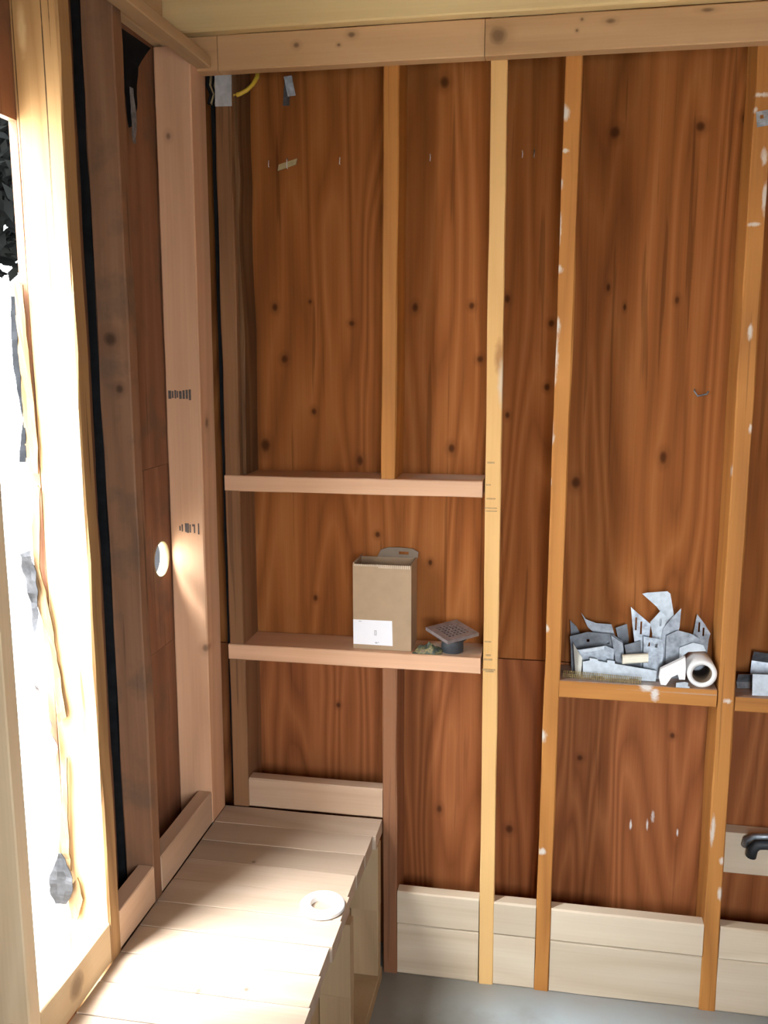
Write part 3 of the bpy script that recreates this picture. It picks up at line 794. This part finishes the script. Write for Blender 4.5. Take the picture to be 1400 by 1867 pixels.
# crumpled packet
bm = bmesh.new()
bmesh.ops.create_grid(bm, x_segments=14, y_segments=10, size=.5)
for v in bm.verts:
    x, y = v.co.x, v.co.y
    r = max(0, 1 - (x * x + y * y) * 3.6)
    h = .022 * r ** .6 * (.7 + .8 * mnoise.noise((x * 4, y * 4, 3)) ) + .0015
    v.co = Vector((.506 + x * .070 + mnoise.noise((x * 5, y * 5, 8)) * .006, .030 + y * .045, .9112 + max(.001, h)))
geom = bmesh.ops.extrude_face_region(bm, geom=bm.faces[:])
for e in geom['geom']:
    if isinstance(e, bmesh.types.BMVert): e.co.z = .9114
pk = finish('packet', bm, M_PACKET, None)
tag(pk, 'small crumpled green and yellow packet beside the shower drain', 'packet')

# ------------------------------------------------------------------ pile of metal plates on the fire block
SZP = .8664     # top of the block
def T4(x, y, z, rz=0, rx=0, ry=0):
    return (Matrix.Translation((x, y, z)) @ Matrix.Rotation(math.radians(rz), 4, 'Z') @ Matrix.Rotation(math.radians(ry), 4, 'Y') @ Matrix.Rotation(math.radians(rx), 4, 'X'))
def metal(label, mat, name='metal_plate', **kw):
    bm = bmesh.new(); bm_plate(bm, **kw)
    o = finish(name, bm, mat, None)
    return tag(o, label, 'metal plate', 'metal framing plates on the fire block')
def metal_poly(label, pts, y0, lean, mat, th=.0014, yaw=0.0, name='metal_plate'):
    zb = min(v for u, v in pts); ub = sum(u for u, v in pts) / len(pts)
    bm = bmesh.new()
    bm_poly(bm, pts, th, lambda u, v, w: Vector((u, y0 + w + (v - zb) * lean + (u - ub) * yaw, v)))
    o = finish(name, bm, mat, None)
    return tag(o, label, 'metal plate', 'metal framing plates on the fire block')
B = .8672
metal_poly('tall bent pale metal strap standing highest at the back of the pile', [(1.037, 1.074), (1.049, 1.0776), (1.0976, 1.0834), (1.105, 1.077), (1.116, 1.023), (1.1155, .983), (1.112, B), (1.088, B), (1.0842, .98), (1.083, 1.030), (1.073, 1.043)], .086, .02, M_GALVW)
def holed(label, pts, slots, y0, mat, lean=.03):
    """plate with real slots: strips between and around the slots. slots = list of (x0, x1, z0, z1)"""
    bm = bmesh.new()
    from mathutils.geometry import tessellate_polygon
    zb = min(v for u, v in pts)
    polys = [[Vector((u, v, 0)) for u, v in pts]]
    for (u0, u1, v0, v1) in slots:
        polys.append([Vector((u0, v0, 0)), Vector((u1, v0, 0)), Vector((u1, v1, 0)), Vector((u0, v1, 0))])
    flat = [p for q in polys for p in q]
    tris = tessellate_polygon(polys)
    th = .0014
    F = [bm.verts.new((p.x, y0 + (p.y - zb) * lean, p.y)) for p in flat]
    K_ = [bm.verts.new((p.x, y0 + th + (p.y - zb) * lean, p.y)) for p in flat]
    for t in tris:
        bm.faces.new([F[i] for i in t]); bm.faces.new([K_[i] for i in reversed(t)])
    st = 0
    for q in polys:
        n = len(q)
        for i in range(n):
            i0, i1 = st + i, st + (i + 1) % n
            bm.faces.new((F[i0], F[i1], K_[i1], K_[i0]))
        st += n
    o = finish('metal_plate', bm, mat, None)
    return tag(o, label, 'metal plate', 'metal framing plates on the fire block')
holed('pointed slotted metal clip rising in the middle of the pile', [(1.0094, 1.0436), (1.0286, 1.027), (1.0592, 1.0023), (1.0563, .960), (1.054, B), (1.024, B), (1.0216, .954), (1.0157, .9934)],
      [(1.0215, 1.0255, .985, 1.018), (1.034, 1.0385, .975, 1.008)], .066, M_GALV)
holed('pale metal plate leaning in front of the tall strap', [(1.0588, 1.0038), (1.0828, 1.0346), (1.0957, 1.0221), (1.0959, .976), (1.094, B), (1.067, B), (1.0652, .974)], [(1.082, 1.086, .995, 1.015)], .078, M_GALVW)
metal_poly('pointed dull metal clip just right of the tall strap', [(1.131, 1.045), (1.1294, .9977), (1.1231, .9622), (1.120, B), (1.092, B), (1.0874, .9646), (1.0902, .9912), (1.1111, 1.0208)], .072, .03, M_GALVD)
holed('slotted metal clip standing behind the white roll', [(1.1738, 1.0241), (1.1936, .9987), (1.2085, .9753), (1.205, .9596), (1.200, B), (1.172, B), (1.1651, .9595), (1.1695, .9908)],
      [(1.178, 1.1825, .978, 1.003), (1.189, 1.1935, .968, .990)], .102, M_GALVD, .02)
metal_poly('curled metal strap with a raised tip at the back left of the pile', [(.8895, 1.0155), (.902, .9995), (.9277, .9906), (.9656, .9895), (.9752, .9608), (.970, B), (.930, B), (.930, .9585), (.9069, .9796)], .092, .02, M_GALVD)
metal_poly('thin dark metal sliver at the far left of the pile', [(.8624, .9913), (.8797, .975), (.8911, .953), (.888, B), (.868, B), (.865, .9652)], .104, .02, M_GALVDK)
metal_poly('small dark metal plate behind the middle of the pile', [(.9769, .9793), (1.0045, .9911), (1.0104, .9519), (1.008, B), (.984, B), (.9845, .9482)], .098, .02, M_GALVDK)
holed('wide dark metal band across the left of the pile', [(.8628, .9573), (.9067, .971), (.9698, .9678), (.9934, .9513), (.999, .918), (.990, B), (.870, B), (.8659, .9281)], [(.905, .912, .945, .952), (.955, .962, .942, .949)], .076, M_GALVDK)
metal_poly('half open grey box clip behind the pale channel', [(.8801, .931), (.9485, .9462), (.9725, .9378), (.9709, .9066), (.968, B), (.900, B), (.8869, .9171)], .050, .03, M_GALV)
metal_poly('rim flap of the grey box clip folded forward', [(.884, .9335), (.9475, .9475), (.9465, .939), (.890, .926)], .0425, .02, M_GALVW)
metal_poly('narrow slanted metal strip left of the cream offcut', [(.9638, .9702), (.9923, .9519), (1.0015, .9013), (1.002, B), (.980, B), (.9779, .8998)], .060, .02, M_GALVD)
holed('shiny metal bracket behind the cream offcut', [(1.0412, .9749), (1.0851, .9686), (1.0917, .9426), (1.086, B), (1.045, B), (1.043, .9375)], [(1.052, 1.058, .950, .960), (1.070, 1.076, .948, .958)], .050, M_GALV)
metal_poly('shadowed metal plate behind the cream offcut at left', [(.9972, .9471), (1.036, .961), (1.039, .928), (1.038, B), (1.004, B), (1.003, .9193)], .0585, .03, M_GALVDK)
metal_poly('broad folded metal sheet above the white roll', [(1.0975, .976), (1.1239, .9911), (1.1566, .9841), (1.1774, .9722), (1.1821, .9593), (1.1395, .9436), (1.1361, .9126), (1.134, B), (1.0985, B)], .062, .03, M_GALVD)
metal_poly('bright metal flap resting just over the white roll', [(1.1294, .9495), (1.1609, .9644), (1.1853, .9593), (1.1921, .9444), (1.1505, .9400), (1.1390, .930), (1.137, B), (1.131, B)], .054, .03, M_GALVW)
# long low channel in front
bm = bmesh.new()
fr = lambda u, v, w: Vector((u, .032 + w + (v - B) * .05, v))
bm_poly(bm, [(.8953, .9065), (.9124, .911), (.9124, .9173), (.9324, .915), (.9324, .9108), (.9552, .908), (.9552, .9146), (.9738, .9122), (.9738, .9060), (1.0749, .8942), (1.0735, B), (1.0334, B), (1.030, .8700), (1.012, .8706), (1.008, B), (.9507, B), (.9460, .8716), (.9220, .8730), (.918, B), (.897, B)], .0016, fr)
bm_poly(bm, [(.8953, .9065), (.897, B), (.8975, B), (.8960, .907)], .020, fr)
ch = finish('metal_channel', bm, M_GALVW, None)
tag(ch, 'long pale metal channel with tabs along the front of the pile', 'metal plate', 'metal framing plates on the fire block')
metal_poly('upturned pale metal end at the left of the long channel', [(.8709, .9482), (.8940, .915), (.8930, B), (.8790, B)], .040, .04, M_CREAMM, yaw=-.35)
# cream offcut
o = lumber('offcut', (.9915, .0265, .9078), (1.0530, .0445, .9285), 'X', M_CREAMP, None, None, seg=3, shift=(0, 0, .008), ch=.004)
tag(o, 'small cream offcut lying on the metal plates', 'offcut')
# white plastic clip
bm = bmesh.new()
bm_poly(bm, [(1.0785, .884), (1.083, .8685), (1.0955, .8680), (1.1075, .8885), (1.122, .8965), (1.126, .8845), (1.1395, .8845), (1.1400, .893), (1.1400, .915), (1.138, .9405), (1.121, .9300), (1.081, .907)], .014,
        lambda u, v, w: Vector((u, .006 + w + (v - .866) * .08, v)))
o = finish('plastic_clip', bm, M_WHITE, None)
tag(o, 'white plastic clip leaning against the white roll', 'clip')
bm = bmesh.new()
bm_poly(bm, [(1.118, .8670), (1.150, .8670), (1.150, .871), (1.146, .871), (1.146, .880), (1.138, .882), (1.118, .878)], .003, lambda u, v, w: Vector((u, -.001 + w, v)))
o = finish('metal_tab', bm, M_GALVW, None)
tag(o, 'tiny pale metal tab under the white clip', 'metal plate', 'metal framing plates on the fire block')
# white roll
ro = empty('paper_roll', (1.180, .05, SZP), 'white hollow roll at the right end of the metal pile', 'roll')
bm = bmesh.new(); bm_ring(bm, (1.1785, .006, SZP + .0355), (0.0, 1, 0), .0350, .0235, .088, 44, .003)
finish('winding', bm, M_WHITE, ro, True)
bm = bmesh.new(); bm_ring(bm, (1.1785, .010, SZP + .0355), (0, 1, 0), .0233, .0215, .080, 44, .0005)
finish('core', bm, M_CORE, ro, True)
# collated nails along the front edge
nl = empty('nail_strip', (.92, .006, SZP), 'strip of small brass nails along the front edge under the metal pile', 'nails')
bm = bmesh.new()
for i in range(42):
    t = i / 41
    x = .848 + t * .186; y = .021 - t * .018
    bm_tube(bm, [(x, y, SZP + .0006), (x + .002, y + .004, SZP + .0165)], .0010, 5)
    bm_tube(bm, [(x + .002, y + .004, SZP + .0165), (x + .0022, y + .0043, SZP + .0178)], .0017, 6)
tag(finish('nails', bm, M_BRASS, nl), kind='stuff')
bm = bmesh.new()
for h in (.0045, .009):
    bm_tube(bm, [(.846, .021 + h * .3 + .0012, SZP + h), (1.036, .003 + h * .3 + .0012, SZP + h)], .0008, 6)
finish('wire', bm, M_TAN, nl)
# plates on the block at the right edge
SR = .8524
def mright(label, **kw):
    o = metal(label, kw.pop('mat'), **kw); o['group'] = 'metal plates on the right fire block'; return o
mright('pale grey metal plate on edge on the right fire block', mat=M_GALVW, W=.12, H=.052, nx=6, ny=4, mat4=T4(1.358, .020, SR, 4, -8, 0))
mright('dark grey metal plate leaning at the back of the right fire block', mat=M_GALVD, W=.13, H=.085, nx=6, ny=6, folds={4: -.6}, mat4=T4(1.37, .085, SR, -5, -14, 4))
mright('low dull metal plate lying on the right fire block', mat=M_GALVD, W=.07, H=.040, nx=5, ny=5, folds={2: -.9}, mat4=T4(1.305, .060, SR + .002, 10, -30, 0))

# ------------------------------------------------------------------ hardware near the top of the back wall
bk = empty('strap_plate', (.008, -.004, 2.285), 'crumpled galvanised strap plate on top of the corner stud', 'metal plate')
bm = bmesh.new(); bm_plate(bm, .042, .078, 4, 10, set(), {3: .06, 7: -.12}, .0016, None, T4(.0085, -.0035, 2.250, 0, 1.5, 1))
finish('plate', bm, M_GALVW, bk)
cb = tube('yellow_cable', [(.078, .050, 2.345), (.078, .046, 2.325), (.070, .036, 2.306), (.056, .030, 2.292), (.040, .027, 2.284), (.022, .0245, 2.279)], .0052, M_YELLOW, None, 10)
tag(cb, 'short bent yellow cable stub under the top plate', 'cable')
hb = empty('hanger_bracket', (.14, .10, 2.3), 'small bent galvanised bracket hanging under the top plate', 'bracket')
bm = bmesh.new(); bm_plate(bm, .018, .062, 3, 8, set(), {}, .0015, None, T4(.128, .118, 2.275, -18, 0, 6))
finish('rear_leaf', bm, M_GALVD, hb)
bm = bmesh.new(); bm_plate(bm, .020, .046, 3, 8, set(), {}, .0018, None, T4(.148, .100, 2.292, 24, 2, -12))
finish('front_leaf', bm, M_GALV, hb)
bm = bmesh.new(); bm_plate(bm, .030, .012, 3, 2, set(), {}, .0015, None, T4(.139, .109, 2.325, -40, 0, 0))
finish('web', bm, M_GALVD, hb)
wg = empty('cable_bundle', (-.03, .03, 2.28), 'frayed dull yellow cable bundle in the top corner', 'cable')
for k in range(4):
    tube('strand', [(-.036 + k * .004, .02 + k * .006, 2.330), (-.038 + k * .004, .018 + .004 * k, 2.305), (-.031 + k * .003, .022 + .004 * k, 2.285), (-.036 + k * .004, .018 + .003 * k, 2.262)], .0045, M_TAN if k % 2 else M_FELT, wg, 8)
sp = empty('nail_plate', (1.24, -.003, 2.17), 'small galvanised plate nailed to the right stud', 'metal plate')
bm = bmesh.new(); bm_plate(bm, .030, .032, 4, 4, {(1, 2)}, {}, .0015, None, T4(1.236, -.0028, 2.155, 0, 0, -8))
finish('plate', bm, M_GALV, sp)
# bent nail in the S3-S4 bay
nv = tube('bent_nail', [(1.140, PLY_Y + .003, 1.583), (1.139, PLY_Y - .004, 1.578), (1.147, PLY_Y - .005, 1.566), (1.168, PLY_Y - .006, 1.571), (1.172, PLY_Y - .006, 1.578)], .0022, M_GALVD, None, 6)
tag(nv, 'bent grey nail sticking out of the sheathing in the right bay', 'nail')

# pipe fitting on the pale board
pf = empty('pipe_fitting', (1.36, .06, .42), 'dark pipe fitting with pale clamp on the backing board at right', 'pipe')
tube('pipe', [(1.333, .062, .405), (1.336, .060, .428), (1.346, .058, .441), (1.365, .058, .444), (1.45, .058, .444)], .013, M_DARK, pf, 12)
tube('clamp', [(1.318, .074, .428), (1.320, .062, .450), (1.334, .056, .464), (1.365, .054, .468), (1.45, .054, .468)], .008, M_GALVD, pf, 8)
# small black stub at the floor, right edge
st = tube('pipe_stub', [(1.405, -.012, .002), (1.405, -.012, .030)], .016, M_DARK, None, 14)
tag(st, 'short black pipe stub on the floor at the right edge', 'pipe')
